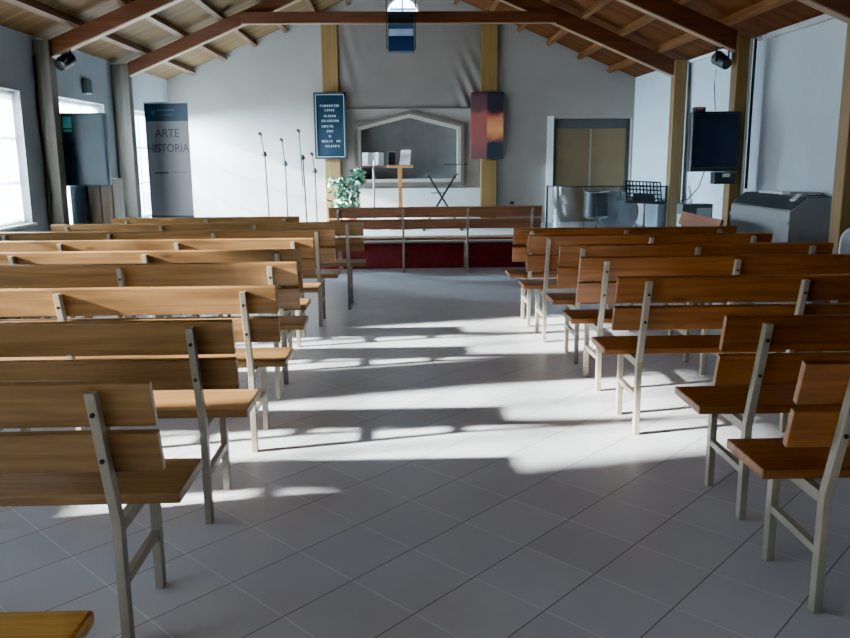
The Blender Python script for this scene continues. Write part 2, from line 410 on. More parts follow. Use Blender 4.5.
# purlins run under the boards, rafters under the purlins
PX = [.38, .86, 1.36, 1.86, 2.35, 2.85, 3.35]
for s in (-1, 1):
    for d in PX:
        x = XM+s*(d+.02); z = roof(x)
        a = math.atan(SL)*(-s)
        M = Matrix.Translation((x, 0, z)) @ Matrix.Rotation(-a, 4, 'Y')
        struct(MB().box((-.03, YB+.01, -.095), (.03, YF-.005, -.006), M).build('roof_purlin', PURL if s < 0 else PURLR))
for y in TY:
    pl_, pr_ = (.22 if y > 11 else .06 if 2 < y < 3 else .16), (.225 if y > 11 else .33 if y > 8 else .25)
    for s in (-1, 1):
        xe = XL+pl_-.01 if s < 0 else XR-pr_+.01
        ze = roof(xe); rb = .262 if s < 0 else .30
        b = MB().prism([(xe, ze-rb), (XM, APEX-rb), (XM, APEX-.10), (xe, ze-.10)], 'Y', y-.11, y-.01)
        struct(b.build('roof_rafter', BEAM, bevel=.006))
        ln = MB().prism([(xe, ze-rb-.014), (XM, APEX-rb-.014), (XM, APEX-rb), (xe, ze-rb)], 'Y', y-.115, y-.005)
        struct(ln.build('rafter_lit_edge', EDGE))  # pale strip stands in for floor bounce on the rafter underside
    zf = 0 if y < 10.9 else PZ
    struct(MB().box((XL+.002, y-.16, zf), (XL+pl_, y, roof(XL+.0)-.04)).build('wall_post', POST_L, bevel=.01))
    struct(MB().box((XR-pr_, y-.16, zf), (XR-(.06 if y > 11 else .20 if y > 8 else .02), y, roof(XR-.05)-.04)).build('wall_post', POST_R, bevel=.01))
struct(MB().box((-2.0, 11.14, 3.16), (2.05, 11.183, 3.30)).build('tie_beam', BEAM, bevel=.005))
struct(MB().box((-2.0, 11.135, 3.148), (2.05, 11.184, 3.16)).build('tie_beam_lit_edge', EDGE))  # bounce light under the tie beam, painted as a pale strip
for x0, x1 in ((-1.21, -.955), (1.335, 1.595)):
    struct(MB().box((x0, YF-.10, PZ), (x1, YF-.002, roof(x0 if x0 < 0 else x1)-.10)).build('wall_pillar', POST_R, bevel=.008))
# right wall: grey gutter-like strip along the top, vertical trunking with a black cable
struct(MB().box((XR-.06, 6.9, 2.635), (XR-.002, 8.78, 2.69)).build('trim_1', GREYW, bevel=.008))
struct(MB().box((XR-.05, 9.02, 2.645), (XR-.002, 11.12, 2.68)).build('trim_2', WHITE, bevel=.006))
struct(MB().box((XR-.188, 8.93, 1.0), (XR-.13, 8.99, 2.66)).build('trim_3', WHITE, bevel=.01))
tag(MB().tube([(XR-.10, 8.95, 2.66), (XR-.104, 8.945, 2.0), (XR-.10, 8.95, 1.1)], .016, 8).build('wall_cable', BLACK, smooth=True),
    'thick black cable running straight down the wall beside the white trunking', 'cable')
tag(MB().tube([(XL+.015, 8.82, 2.5), (XL+.014, 8.81, 1.8), (XL+.03, 8.81, 1.4), (XL+.06, 8.815, 1.1), (XL+.02, 8.82, .8)], .011, 8).build('wall_cable', BLACK, smooth=True),
    'thin dark cable running down beside the grey post by the curtained window', 'cable')

# windows on the sun side
for k, (y0, y1, z0, z1) in enumerate(WIN):
    xo = XL-.15
    fr = MB()
    t = .05
    fr.box((xo-.03, y0, z0), (xo+.03, y1, z0+t)); fr.box((xo-.03, y0, z1-t), (xo+.03, y1, z1))
    fr.box((xo-.03, y0, z0+t), (xo+.03, y0+t, z1-t)); fr.box((xo-.03, y1-t, z0+t), (xo+.03, y1, z1-t))
    w = struct(fr.build('window_%d' % (k+1), WHITE))
    bars = MB()
    for j in (1, 2): yy = y0+(y1-y0)*j/3; bars.box((xo-.02, yy-.018, z0+t), (xo+.02, yy+.018, z1-t))
    for j in (1, 2): zz = z0+(z1-z0)*j/3; bars.box((xo-.015, y0+t, zz-.012), (xo+.015, y1-t, zz+.012))
    bars.build('glazing_bars', WHITE, w)
    MB().box((xo-.004, y0+t, z0+t), (xo+.004, y1-t, z1-t)).build('pane', GLASS, w)
    struct(MB().box((XL-.19, y0-.0, z0-.03), (XL+.05, y1+.0, z0-.001)).build('trim_sill', WHITE, bevel=.006))
def curtain(k, label):
    y0, y1, z0, z1 = WIN[k]
    g = MB()
    g.grid(lambda u, v: Vector((XL-.07+.018*math.sin(u*(y1-y0)*2*PI/.13)*(.5+.5*(1-v))+.006*math.sin(u*41), y0+.02+(y1-y0-.04)*u, z0+.012+(z1-z0-.06)*v)), 90, 6)
    t = thing('sheer_curtain', label, 'curtain', (0, 0, 0))
    o = g.build('curtain_cloth', SHEER, t, smooth=True, recalc=False)
    MB().tube([(XL-.07, y0+.005, z1-.03), (XL-.07, y1-.005, z1-.03)], .010, 8).build('curtain_rod', WHITE, t, smooth=True)
curtain(2, 'white sheer curtain glowing in the tall window at the edge of the picture')
curtain(5, 'white sheer curtain added out of view in the window beside the backless bench')  # added to spread the sun before it reaches the foreground floor
curtain(1, 'white sheer curtain in the window behind the hanging television with the cyan sticker')

# arched gable window
wr = MB()
n = len(ARCH); inn = [(.0825+(x-.0825)*.9, 3.74+(z-3.74)*.9) for x, z in ARCH]
for i in range(n):
    j = (i+1) % n
    wr.prism([ARCH[i], ARCH[j], inn[j], inn[i]], 'Y', YF+.10, YF+.15)
wa = struct(wr.build('window_8', WHITE))
MB().box((.07, YF+.105, 3.55), (.095, YF+.145, 3.93)).box((-.12, YF+.11, 3.775), (.285, YF+.14, 3.80)).build('glazing_bars', GREYW, wa)
MB().prism(ARCH, 'Y', YF+.12, YF+.126).build('pane', GLASS, wa)

# niche with its pentagon frame
nf = MB()
def ring(pts, w, y0, y1, mi):
    c = (.17, 1.52); o2 = []
    nn = len(pts)
    # offset polygon outward by w
    for i in range(nn):
        a = Vector(pts[i-1]); b_ = Vector(pts[i]); c_ = Vector(pts[(i+1) % nn])
        n1 = Vector(((b_-a).y, -(b_-a).x)).normalized(); n2 = Vector(((c_-b_).y, -(c_-b_).x)).normalized()
        k = (n1+n2); k = k/(k.dot(n1)) if abs(k.dot(n1)) > 1e-6 else n1
        o2.append(tuple(b_+k*w))
    return o2
out1 = ring(NICHE, .050, 0, 0, 0); out2 = ring(out1, .055, 0, 0, 0)
nfr = thing('niche_frame', 'brown and cream pentagon frame around the grey recess between the yellow pillars', 'frame', (0, 0, 0))
a = MB(); b2 = MB()
for i in range(5):
    j = (i+1) % 5
    a.prism([NICHE[i], NICHE[j], out1[j], out1[i]], 'Y', YF-.05, YF+.02)
    b2.prism([out1[i], out1[j], out2[j], out2[i]], 'Y', YF-.065, YF-.002)
a.build('inner_moulding', NFRL, nfr)['label'] = 'cream inner moulding'
b2.build('outer_moulding', NFRD, nfr)['label'] = 'dark brown outer moulding'
struct(MB().prism(NICHE, 'Y', YF+.205, YF+.218).build('trim_niche_back', NBACK))
struct(MB().box((-.95, YF-.03, PZ+.001), (1.33, YF-.003, .955)).build('trim_wainscot', WAINS))

# door recess at the end of the front wall
d = MB().box((2.545, YF+.10, PZ+.002), (2.60, YF+.155, 2.055)).box((3.77, YF+.10, PZ+.002), (3.825, YF+.155, 2.055)).box((2.60, YF+.09, 1.90), (3.77, YF+.155, 2.055))
dr = struct(d.build('door_1', TANF))
MB().box((2.605, YF+.115, PZ+.004), (3.175, YF+.15, 1.895)).build('door_leaf', TAN, dr, bevel=.006)
MB().box((3.185, YF+.115, PZ+.004), (3.765, YF+.15, 1.895)).build('door_leaf', TAN, dr, bevel=.006)
MB().box((3.168, YF+.10, PZ+.004), (3.193, YF+.114, 1.895)).build('door_strip', NFRL, dr)
struct(MB().box((2.43, YF-.03, PZ), (2.535, YF-.002, 2.10)).build('trim_door', WHITE))

# cloth drape hung between the pillars
def drape(u, v):
    x = -.95+2.28*u; z = 2.25+1.27*v
    e1 = math.exp(-((u-.93)/.08)**2); e0 = math.exp(-((u-.05)/.07)**2)
    t = (u-.98)*2.28*.85+(v)*1.08*.5
    fold = .011*math.sin(t*34)*e1*math.exp(-((v-.2)/.4)**2)*1.8 + .010*math.sin((u*60)+v*9)*e0
    sag = .008*math.sin(u*7+v*3)
    return Vector((x, YF-.055-fold-sag, z))
dt = thing('wall_drape', 'wrinkled greyish cloth stretched between the yellow pillars above the niche', 'drape', (0, 0, 0))
g = MB(); g.grid(drape, 120, 40); g.build('drape_cloth', DRAPE, dt, smooth=True, recalc=False)
MB().box((-.95, YF-.09, 2.225), (1.33, YF-.035, 2.25)).build('drape_rail', NFRD, dt)['label'] = 'dark rail along the lower hem'

# yard outside so the windows look out on bright ground
struct(MB().box((-40, -30, -.6), (XL-.3, 50, -.5)).build('ground_outside', ASPH))

# ------------------------------------------------------------------ benches
TH = math.atan2(.127, .455)
def bench_proto(n, sp, pine, hs=1.0, ov=.155, name='wooden_bench'):
    """steel frames with bent rear legs, two tilted back boards and a plank seat; faces +Y, origin under the rear feet"""
    root = thing(name, '', 'bench')
    half = (n-1)*sp/2; L = half+ov
    zb = .40*hs
    nrm = Vector((0, math.cos(TH), math.sin(TH))); along = Vector((0, -math.sin(TH), math.cos(TH)))
    def board(z0, z1):
        p0 = Vector((0, -(z0-.40)*math.tan(TH), z0*hs)); ln = (z1-z0)/math.cos(TH)*hs
        M = Matrix((Vector((1, 0, 0)), nrm, along)).transposed().to_4x4(); M.translation = p0
        return MB().box((-L, .021, 0), (L, .047, ln), M).build('backrest_board', pine, root, bevel=.004)
    board(.722, .858); board(.570, .698)
    MB().box((-L, .115, .412*hs), (L, .425, .448*hs)).build('seat', pine, root, bevel=.006)
    for i in range(n):
        x = -half+i*sp
        lg = MB()
        yt = -(.845-.40)*math.tan(TH)
        w = .0145
        pts = [(-.018, 0), (.021, 0), (.021, zb-.003), (.021+yt, .846*hs), (-.016+yt, .846*hs), (-.018, zb+.003)]
        lg.prism(pts, 'X', x-w, x+w)
        rear = lg.build('leg', STEEL, root, bevel=.003)
        for z in (.635, .785):
            c = Vector((x, -(z-.40)*math.tan(TH), z*hs))-nrm*.0165
            MB().tube([c, c-nrm*.006], .0075, 8).build('bolt', BOLT, rear)
        MB().box((x-w, .335, 0), (x+w, .375, .392*hs)).build('leg', STEEL, root, bevel=.003)
        MB().box((x-.013, .022, .195*hs), (x+.013, .334, .222*hs)).build('stretcher', STEEL, root, bevel=.002)
        MB().box((x-.014, .022, .372*hs), (x+.014, .41, .4115*hs)).build('seat_bearer', STEEL, root, bevel=.002)
    return root
GL = 'pine benches on the window side of the aisle'; GR = 'pine benches on the organ side of the aisle'
protoL = bench_proto(4, .875, PINE_L); protoL3 = bench_proto(3, .815, PINE_L)
protoR = bench_proto(3, .80, PINE_R); protoR2 = bench_proto(2, .92, PINE_F); protoF = bench_proto(4, .82, PINE_F, .975, .12)
ORD = ['first', 'second', 'third', 'fourth', 'fifth', 'sixth', 'seventh', 'eighth', 'ninth']
LB = [(-.855, 2.33), (-.80, 3.195), (-.755, 4.03), (-.767, 4.95), (-.825, 5.63), (-.815, 6.40), (-.715, 7.18), (-.505, 7.98)]
LLAB = ['honey pine bench on the window side, just beyond the backless plank seat',
        'honey pine bench on the window side, second row with a back from the camera',
        'honey pine bench on the window side, third row with a back from the camera',
        'sunlit honey pine bench on the window side, fourth row with a back from the camera',
        'sunlit honey pine bench on the window side, fifth row with a back from the camera',
        'pine bench on the window side, sixth row with a back',
        'greyish lit pine bench on the window side, seventh row with a back',
        'pine bench of the eighth row, reaching deepest into the aisle from the windows']
for i, (x, y) in enumerate(LB):
    o = protoL if i == 0 else copy_tree(protoL, None, () if i < 5 else ('bolt',))
    o.location = (x-.875*1.5, y, 0); tag(o, LLAB[i], 'bench', GL)
o = protoL3; o.location = (-1.205-.815, 8.78, 0); tag(o, 'short pine bench in the front row by the windows, before the standing banner', 'bench', GL)
RB = [(1.345, 2.43), (1.385, 3.13), (1.25, 4.19), (1.245, 5.03), (1.25, 5.72), (1.145, 6.44), (1.115, 7.06)]
RLAB = ['orange pine bench on the organ side, closest row, mostly cut off by the picture edge',
        'orange pine bench on the organ side, second row from the camera',
        'orange pine bench on the organ side, third row from the camera',
        'orange pine bench on the organ side, fourth row from the camera',
        'orange pine bench on the organ side, fifth row, its far end before the yellow post',
        'orange pine bench on the organ side, sixth row from the camera',
        'orange pine bench on the organ side, front row, behind the music stand']
for i, (x, y) in enumerate(RB):
    o = protoR if i == 0 else copy_tree(protoR, None, () if i < 5 else ('bolt',))
    o.location = (x+.80, y, 0); tag(o, RLAB[i], 'bench', GR)
o = protoR2; o.location = (2.94, 8.26, 0); o.rotation_euler.z = R(88); tag(o, 'short pine bench turned sideways along the wall between television and organ', 'bench')
o = protoF; o.location = (.45, 10.56, 0); tag(o, 'dark reddish pine bench across the aisle end against the maroon platform', 'bench')
# backless plank at the corner
t = thing('backless_bench', 'varnished yellow pine bench seat without back in the bottom corner by the camera', 'bench', (-1.62, 1.62, 0))
MB().box((-.9, -.155, .412), (.9, .15, .45)).build('seat', PINE_V, t, bevel=.012)
for x in (-.75, .72):
    for y in (-.11, .11): MB().box((x-.017, y-.02, 0), (x+.017, y+.02, .41)).build('leg', STEEL, t, bevel=.003)
    MB().box((x-.013, -.09, .20), (x+.013, .09, .225)).build('stretcher', STEEL, t)

# ------------------------------------------------------------------ things on the platform
def mic_stand(x, y, zt, zj, lean, tops, label, boom=(0, 0), tall=False):
    t = thing('microphone_stand', label, 'microphone stand', (x, y, PZ), 0, 'microphone stands before the front wall')
    h = zj-PZ
    MB().tube([(0, 0, .05), (lean*.5, 0, h*.6), (lean, 0, h)], .011, 8).build('pole', BLACK, t, smooth=True)
    lt = MB().tube([(lean, 0, h-.03), (lean, 0, h+.05)], .024, 8); lt.tube([(lean-.035, 0, h), (lean+.04, 0, h)], .014, 8); lt.build('clutch', BLACK, t, smooth=True)
    top = Vector((lean+boom[0], boom[1], zt-PZ))
    low = Vector((lean+boom[0]*.35-.0, 0, h-.42)) if tall else Vector((lean, -.03, h))
    MB().tube([low, top], .008, 8).build('boom', BLACK, t, smooth=True)
    MB().tube([top, top+Vector((-.008, -.045, .02))], .024, 10).build('microphone', BLACKP, t, smooth=True)
    for k in range(3):
        an = k*2*PI/3+.5
        MB().tube([(0, 0, .10), (.14*math.cos(an), .14*math.sin(an), .012)], .010, 8).build('leg', BLACK, t, smooth=True)
mic_stand(-1.975, 12.6, 1.80, 1.51, -.03, 0, 'tall black microphone stand, the one closest to the banner', (-.035, -.06))
mic_stand(-1.715, 12.72, 1.715, 1.37, -.005, 0, 'black microphone stand second along from the banner', (-.03, -.05))
mic_stand(-1.405, 12.55, 1.84, 1.46, -.03, 0, 'black microphone stand with upright boom rod, third along from the banner', (-.035, -.05), True)
mic_stand(-1.285, 12.88, 1.505, 1.255, -.01, 0, 'shorter black microphone stand just under the blackboard', (-.025, -.05))

# roll-up banner
t = thing('rollup_banner', 'grey and dark blue roll-up banner lettered ARTE HISTORIA by the wall corner', 'banner', (-3.245, 11.95, PZ), R(-10))
bw, bh = .32, 1.85
b = MB(); b.mi = 0; b.box((-bw, -.004, .06), (bw, .004, .30)); b.mi = 1; b.box((-bw, -.004, .30), (bw, .004, bh-.24)); b.mi = 0; b.box((-bw, -.004, bh-.24), (bw, .004, bh))
b.build('banner_sheet', [BANDK, BANGR], t)
MB().box((-bw-.01, -.05, 0), (bw+.01, .05, .06)).build('base', GREYW, t, bevel=.01)
MB().box((-bw-.004, -.012, bh), (bw+.004, .012, bh+.022)).build('top_rail', GREYW, t, bevel=.003)
fr_ = (PI/2, 0, 0)
lettering('ARTE', .165, LETTER, t, (.0, -.006, 1.44), fr_, sx=.92)
lettering('HISTORIA', .165, LETTER, t, (.0, -.006, 1.235), fr_, sx=.86)
MB().box((-.22, -.007, .885), (-.02, -.0045, .915)).box((.04, -.007, .905), (.28, -.0045, .913)).build('lettering', LETTER, t)
MB().tube([(-.19, -.0045, bh-.12), (-.19, -.007, bh-.12)], .03, 16).box((-.13, -.007, bh-.10), (.13, -.0045, bh-.08)).box((-.10, -.007, bh-.16), (.10, -.0045, bh-.145)).build('logo', LETLT, t)

# blackboard on the pillar
t = thing('blackboard', 'tall dark blackboard with white chalk lines hung on the yellow pillar', 'blackboard', (-1.10, YF-.16, 1.96))
W2, H2 = .258, .52
MB().box((-W2+.02, -.008, -H2+.02), (W2-.02, .03, H2-.02)).build('board', SLATE, t)
MB().box((-W2, -.016, -H2), (-W2+.022, .035, H2)).box((W2-.022, -.016, -H2), (W2, .035, H2)).box((-W2+.022, -.016, H2-.022), (W2-.022, .035, H2)).box((-W2+.022, -.016, -H2), (W2-.022, .035, -H2+.022)).build('frame', BLACK, t)
ln = MB(); k = .03
ln.box((-W2+k, -.018, -H2+k), (-W2+k+.008, -.0085, H2-k)).box((W2-k-.008, -.018, -H2+k), (W2-k, -.0085, H2-k)).box((-W2+k, -.018, H2-k-.008), (W2-k, -.0085, H2-k)).box((-W2+k, -.018, -H2+k), (W2-k, -.0085, -H2+k+.008))
ln.build('border_line', CHALK, t)
rows = [(105.6, 320, 339, 11), (110, 324.6, 334.5, 5), (115.8, 324, 336, 6), (120.6, 321.5, 339, 9), (126, 322, 334, 7), (131, 327, 334, 4), (136, 329, 332, 2), (141, 322, 333, 6), (141, 336.5, 341, 3), (146, 326, 340, 8)]
for (py, xa, xb, nn) in rows:
    ch = MB()
    z = H2-(py-92.5)/66.5*1.04
    for i in range(nn):
        xx = ((xa+(xb-xa)*(i+.5)/nn)-330.5-(py-125)*.04)/61.0
        w_ = (xb-xa)/nn/61.0*.30
        hh = .017
        q = random.choice('HLTOE')
        y0_, y1_ = -.0105, -.0085
        ch.box((xx-w_, y0_, z-hh), (xx-w_+.007, y1_, z+hh))
        if q in 'HO': ch.box((xx+w_-.007, y0_, z-hh), (xx+w_, y1_, z+hh))
        if q in 'HE': ch.box((xx-w_, y0_, z-.003), (xx+w_, y1_, z+.003))
        if q in 'LOE': ch.box((xx-w_, y0_, z-hh), (xx+w_, y1_, z-hh+.006))
        if q in 'TOE': ch.box((xx-w_, y0_, z+hh-.006), (xx+w_, y1_, z+hh))
    ch.build('lettering', CHALK, t)

# painting on the other pillar
t = thing('wall_picture', 'dusky red and orange canvas with dark corners hung on the yellow pillar', 'painting', (1.425, YF-.16, 1.945))
MB().box((-.264, -.012, -.525), (.264, .03, .525)).build('canvas', PAINTM, t, bevel=.004)

# potted plant
t = thing('potted_plant', 'leafy green and white potted plant at the foot of the yellow pillar', 'plant', (-.80, 13.2, PZ))
MB().lathe([(.09, 0), (.125, .22), (.135, .225), (.135, .255), (.115, .255), (.11, .22)]).build('pot', POT, t, smooth=True)
st = MB()
for q in [(-.12, 0, .62), (.05, .02, .55), (.17, 0, .88), (.0, -.05, .7), (.10, .05, .80)]: st.tube([(0, 0, .2), (q[0]*.5, q[1], q[2]*.6), q], .006, 6)
st.build('stem', LEAF1, t)
lf = MB()
def leaf(c, sz, mi):
    d = Vector((random.uniform(-1, 1), random.uniform(-1, .3), random.uniform(-.9, .25))).normalized()
    u = d.cross(Vector((random.uniform(-1, 1), random.uniform(-1, 1), .3))).normalized(); n_ = d.cross(u)
    P = [c, c+d*sz*.35+u*sz*.28+n_*sz*.05, c+d*sz*.75+u*sz*.2, c+d*sz, c+d*sz*.75-u*sz*.2, c+d*sz*.35-u*sz*.28+n_*sz*.05]
    vs = [lf.bm.verts.new(p) for p in P]; f = lf.bm.faces.new(vs); f.material_index = mi
for _ in range(240):
    c = Vector((-.14+random.gauss(0, .075), random.gauss(0, .09), random.uniform(.24, .80))); c.x += (.8-c.z)*.10
    leaf(c, random.uniform(.06, .11), 1 if random.random() < .4 else 0)
for _ in range(110):
    a_ = random.uniform(0, 2*PI); rr = math.sqrt(random.random())
    c = Vector((.14+.085*rr*math.cos(a_), random.gauss(0, .08), .80+.13*rr*math.sin(a_))); leaf(c, random.uniform(.07, .12), 1 if random.random() < .25 else 0)
for _ in range(40):
    c = Vector((random.uniform(.0, .2), random.gauss(0, .06), random.uniform(.3, .7))); leaf(c, random.uniform(.06, .1), 0)
lf.build('foliage', [LEAF1, LEAF2], t, recalc=False)

# two slim reading tables
t = thing('reading_table', 'slim maroon topped reading table on a thin post, beside the plant', 'table', (-.395, 12.8, PZ))
MB().box((-.19, -.14, .945), (.19, .14, .965)).build('tabletop', MAROONW, t, bevel=.004)
MB().tube([(0, 0, .03), (0, 0, .945)], .016, 10).build('post', PINKP, t, smooth=True)
MB().lathe([(.15, 0), (.15, .012), (.03, .035), (.016, .05)]).build('base', PINKP, t, smooth=True)
t = thing('wooden_lectern', 'orange wooden lectern with round edged top on a square post', 'lectern', (.01, 12.8, PZ))
MB().box((-.20, -.15, .935), (.20, .15, .972)).build('tabletop', ORANGEW, t, bevel=.012)
MB().box((-.032, -.032, .03), (.032, .032, .935)).build('post', ORANGEW, t, bevel=.004)
MB().box((-.17, -.17, 0), (.17, .17, .03)).build('base', ORANGEW, t, bevel=.006)
def open_book(x, z, w, h, label, rz=0, dark=False):
    t = thing('open_book', label, 'book', (x, 12.78, z), rz)
    tilt = R(22)
    for s in (-1, 1):
        pg = MB(); prof = [(0, 0), (s*w, .018), (s*w, .028), (s*w*.5, .036), (0, .018)]
        M = Matrix.Rotation(-tilt, 4, 'X')
        pg.prism([(p[0], -p[1]) for p in prof], 'Z', .004, h, M)
        pg.build('page_block', PAPER, t)
    MB().box((-w-.006, .001, 0), (w+.006, .006, h+.004), Matrix.Rotation(-tilt, 4, 'X')).build('cover', BLACKP if dark else PAPER, t)
open_book(-.40, PZ+.966, .16, .20, 'white open book propped up on the maroon reading table')
t = thing('closed_book', 'dark closed book standing on the wooden lectern beside the white one', 'book', (-.115, 12.80, PZ+.973), R(8))
MB().box((-.055, -.018, 0), (.055, .018, .195)).build('cover', BLACKP, t, bevel=.003); MB().box((-.049, -.014, .194), (.05, .014, .198)).build('page_block', PAPER, t)
t = thing('white_book', 'pale grey upright book leaning on the wooden lectern', 'book', (.085, 12.78, PZ+.973), R(-6))
M = Matrix.Rotation(R(-12), 4, 'X')
MB().prism([(-.085, .004), (.075, .004), (.09, .225), (-.06, .225)], 'Y', -.012, .012, M).build('cover', PAPER, t, bevel=.002)
MB().box((-.055, -.008, .224), (.08, .008, .228), M).build('page_block', WHITE, t)
t = thing('small_vase', 'small white vase standing before the open book on the maroon table', 'vase', (-.375, 12.69, PZ+.966))
MB().lathe([(.012, 0), (.02, .02), (.018, .05), (.011, .07), (.014, .082), (.009, .082), (.006, .06)], seg=14).build('body', WHITE, t, smooth=True)

# keyboard stand
t = thing('keyboard_stand', 'black X shaped keyboard stand with a thin flat shelf on one arm', 'stand', (.642, 12.6, PZ))
for s in (-1, 1):
    MB().bar((-s*.285, .018*s, .02), (s*.212, .018*s, .83), .036, .03).build('arm', BLACK, t)
    MB().box((s*.285-.02, -.2, 0), (s*.285+.02, .2, .025)).build('foot', BLACK, t, bevel=.004)
    MB().box((s*.215-.018, -.17, .818), (s*.215+.018, .17, .842)).build('rest', BLACK, t, bevel=.004)
MB().box((-.17, -.045, .55), (.05, -.036, .565)).build('lock_bar', BLACK, t)
MB().tube([(.215, 0, .84), (.215, 0, .975)], .007, 8).build('riser', BLACK, t)
MB().box((.02, -.14, .975), (.385, .14, .987)).build('shelf', BLACK, t, bevel=.003)

# wall socket
t = thing('wall_socket', 'small black socket box low on the white wall beside the pillar', 'socket', (1.865, YF-.001, .70))
MB().box((-.035, -.03, -.025), (.035, -.002, .025)).build('housing', BLACK, t, bevel=.004)
MB().tube([(0, -.034, 0), (0, -.0305, 0)], .015, 12).build('face', BLACKP, t)

# drum kit behind an acrylic shield
t = thing('drum_shield', 'clear acrylic drum shield in dark frame standing before the tan doors', 'shield', (0, 0, PZ))
def shield_path(u):
    """rounded corner beside the doors, then a nearly flat front"""
    L1 = .62
    if u < .3:
        a_ = (u/.3)*PI/2
        return 2.08+.42*(1-math.cos(a_)), 11.70-.42*math.sin(a_)
    k = (u-.3)/.7
    return 2.50+1.10*k, 11.28-.13*k+.05*math.sin(k*PI)
g = MB(); g.grid(lambda u, v: Vector((*shield_path(u), .012+.66*v)), 48, 1); g.build('acrylic_panel', SHIELD, t, smooth=True, recalc=False)
MB().tube([(*shield_path(k/30), .68) for k in range(31)], .010, 6).build('top_edge', BLACK, t)
for u_ in (0, 1): q = shield_path(u_); MB().box((q[0]-.014, q[1]-.014, 0), (q[0]+.014, q[1]+.014, .69)).build('frame_post', BLACK, t)
def drum(name, label, x, y, r, depth, z, tilt, horizontal=False):
    t = thing(name, label, 'drum', (x, y, PZ), 0, 'drums behind the clear shield')
    M = Matrix.Translation((0, 0, z)) @ (Matrix.Rotation(R(90), 4, 'X') if horizontal else Matrix.Rotation(R(tilt), 4, 'X'))
    MB().lathe([(r, -depth/2), (r, depth/2)], seg=28, M=M).build('shell', DRUMW, t, smooth=True)
    for s in (-1, 1):
        MB().lathe([(r*.97, s*(depth/2+.001)), (r*.97, s*(depth/2+.008))], seg=28, M=M).build('drum_head', DRUMH if not horizontal else DRUMW, t)
        MB().lathe([(r+.008, s*depth/2-.012), (r+.014, s*depth/2), (r+.008, s*depth/2+.012)], seg=28, M=M).build('hoop', CHROME, t, smooth=True)
    if horizontal:
        for s in (-1, 1): MB().bar((s*r*.8, 0, z-.05), (s*(r+.06), -.1, .005), .014).build('spur', CHROME, t)
    else:
        for k in range(3):
            an = k*2*PI/3+.4; MB().bar((.93*r*math.cos(an), .93*r*math.sin(an), z), (1.1*r*math.cos(an), 1.1*r*math.sin(an), .004), .014).build('leg', CHROME, t)
drum('bass_drum', 'big dark bass drum lying on its side behind the clear shield', 3.18, 12.15, .28, .36, .285, 0, True)
drum('floor_tom', 'dark floor tom drum on three legs behind the clear shield, by the tan doors', 2.80, 11.80, .17, .36, .42, 4)

# music stand
t = thing('music_stand', 'black music stand with perforated slanted desk in front of the drum shield', 'music stand', (3.27, 11.02, PZ))
M = Matrix.Translation((-.01, .02, .585)) @ Matrix.Rotation(R(3), 4, 'Y') @ Matrix.Rotation(R(-28), 4, 'X')
dk = MB(); w_, h_ = .235, .30; ncol, nrow = 10, 5
for i in range(ncol+1): xx = -w_+2*w_*i/ncol; dk.box((xx-.009, -.003, -.12), (xx+.009, .003, h_-.12), M)
for j in range(nrow+1): zz = -.12+h_*j/nrow; dk.box((-w_-.009, -.0028, zz-.009), (w_+.009, .0028, zz+.009), M)
dk.box((-w_+.10, -.0025, -.12), (w_-.10, .0025, -.0), M)
dk.build('desk', BLACK, t)
MB().box((-w_-.03, -.07, -.14), (w_+.03, .004, -.128), M).build('ledge', BLACK, t)
MB().tube([(0, 0, .04), (0, 0, .34)], .015, 10).tube([(0, 0, .34), (0, .01, .56)], .010, 10).build('pole', BLACK, t, smooth=True)
for k in range(3):
    an = k*2*PI/3+.3; MB().bar((0, 0, .16), (.24*math.cos(an), .24*math.sin(an), .008), .012).build('leg', BLACK, t)

# ------------------------------------------------------------------ things along the walls
def spotlight(label, x, y, z, rz, s):
    t = thing('spotlight', label, 'spotlight', (x, y, z), rz, 'black spotlights under the rafters'); t.scale = (.8, .8, .8)
    M = Matrix.Rotation(R(-62), 4, 'X')
    MB().lathe([(.05, -.12), (.075, -.11), (.085, -.02), (.088, .09), (.094, .095), (.094, .115), (.08, .115), (.075, .02)], seg=20, M=M).build('housing', BLACK, t, smooth=True)
    MB().lathe([(.073, .085), (.073, .09)], seg=20, M=M).build('lens', GREYW, t)
    MB().bar((-.105, 0, -.02), (-.105, 0, .16), .02, .012).bar((.105, 0, -.02), (.105, 0, .16), .02, .012).bar((-.115, 0, .16), (.115, 0, .16), .02, .014).build('yoke', BLACK, t)
    MB().bar((0, 0, .165), (0, 0, .24), .03).build('clamp', BLACK, t)
spotlight('black spotlight hung under the rafter by the grey post', -3.43, 8.95, 2.455, R(-20), 1)
spotlight('black spotlight hung under the rafter above the wall television', 3.415, 8.95, 2.435, R(20), 1)
tag(MB().tube([(3.40, 9.06, 2.36), (3.38, 9.04, 2.2), (3.34, 8.86, 1.93)], .005, 6).build('thin_cable', BLACK), 'thin black cable from the spotlight down to the television', 'cable')

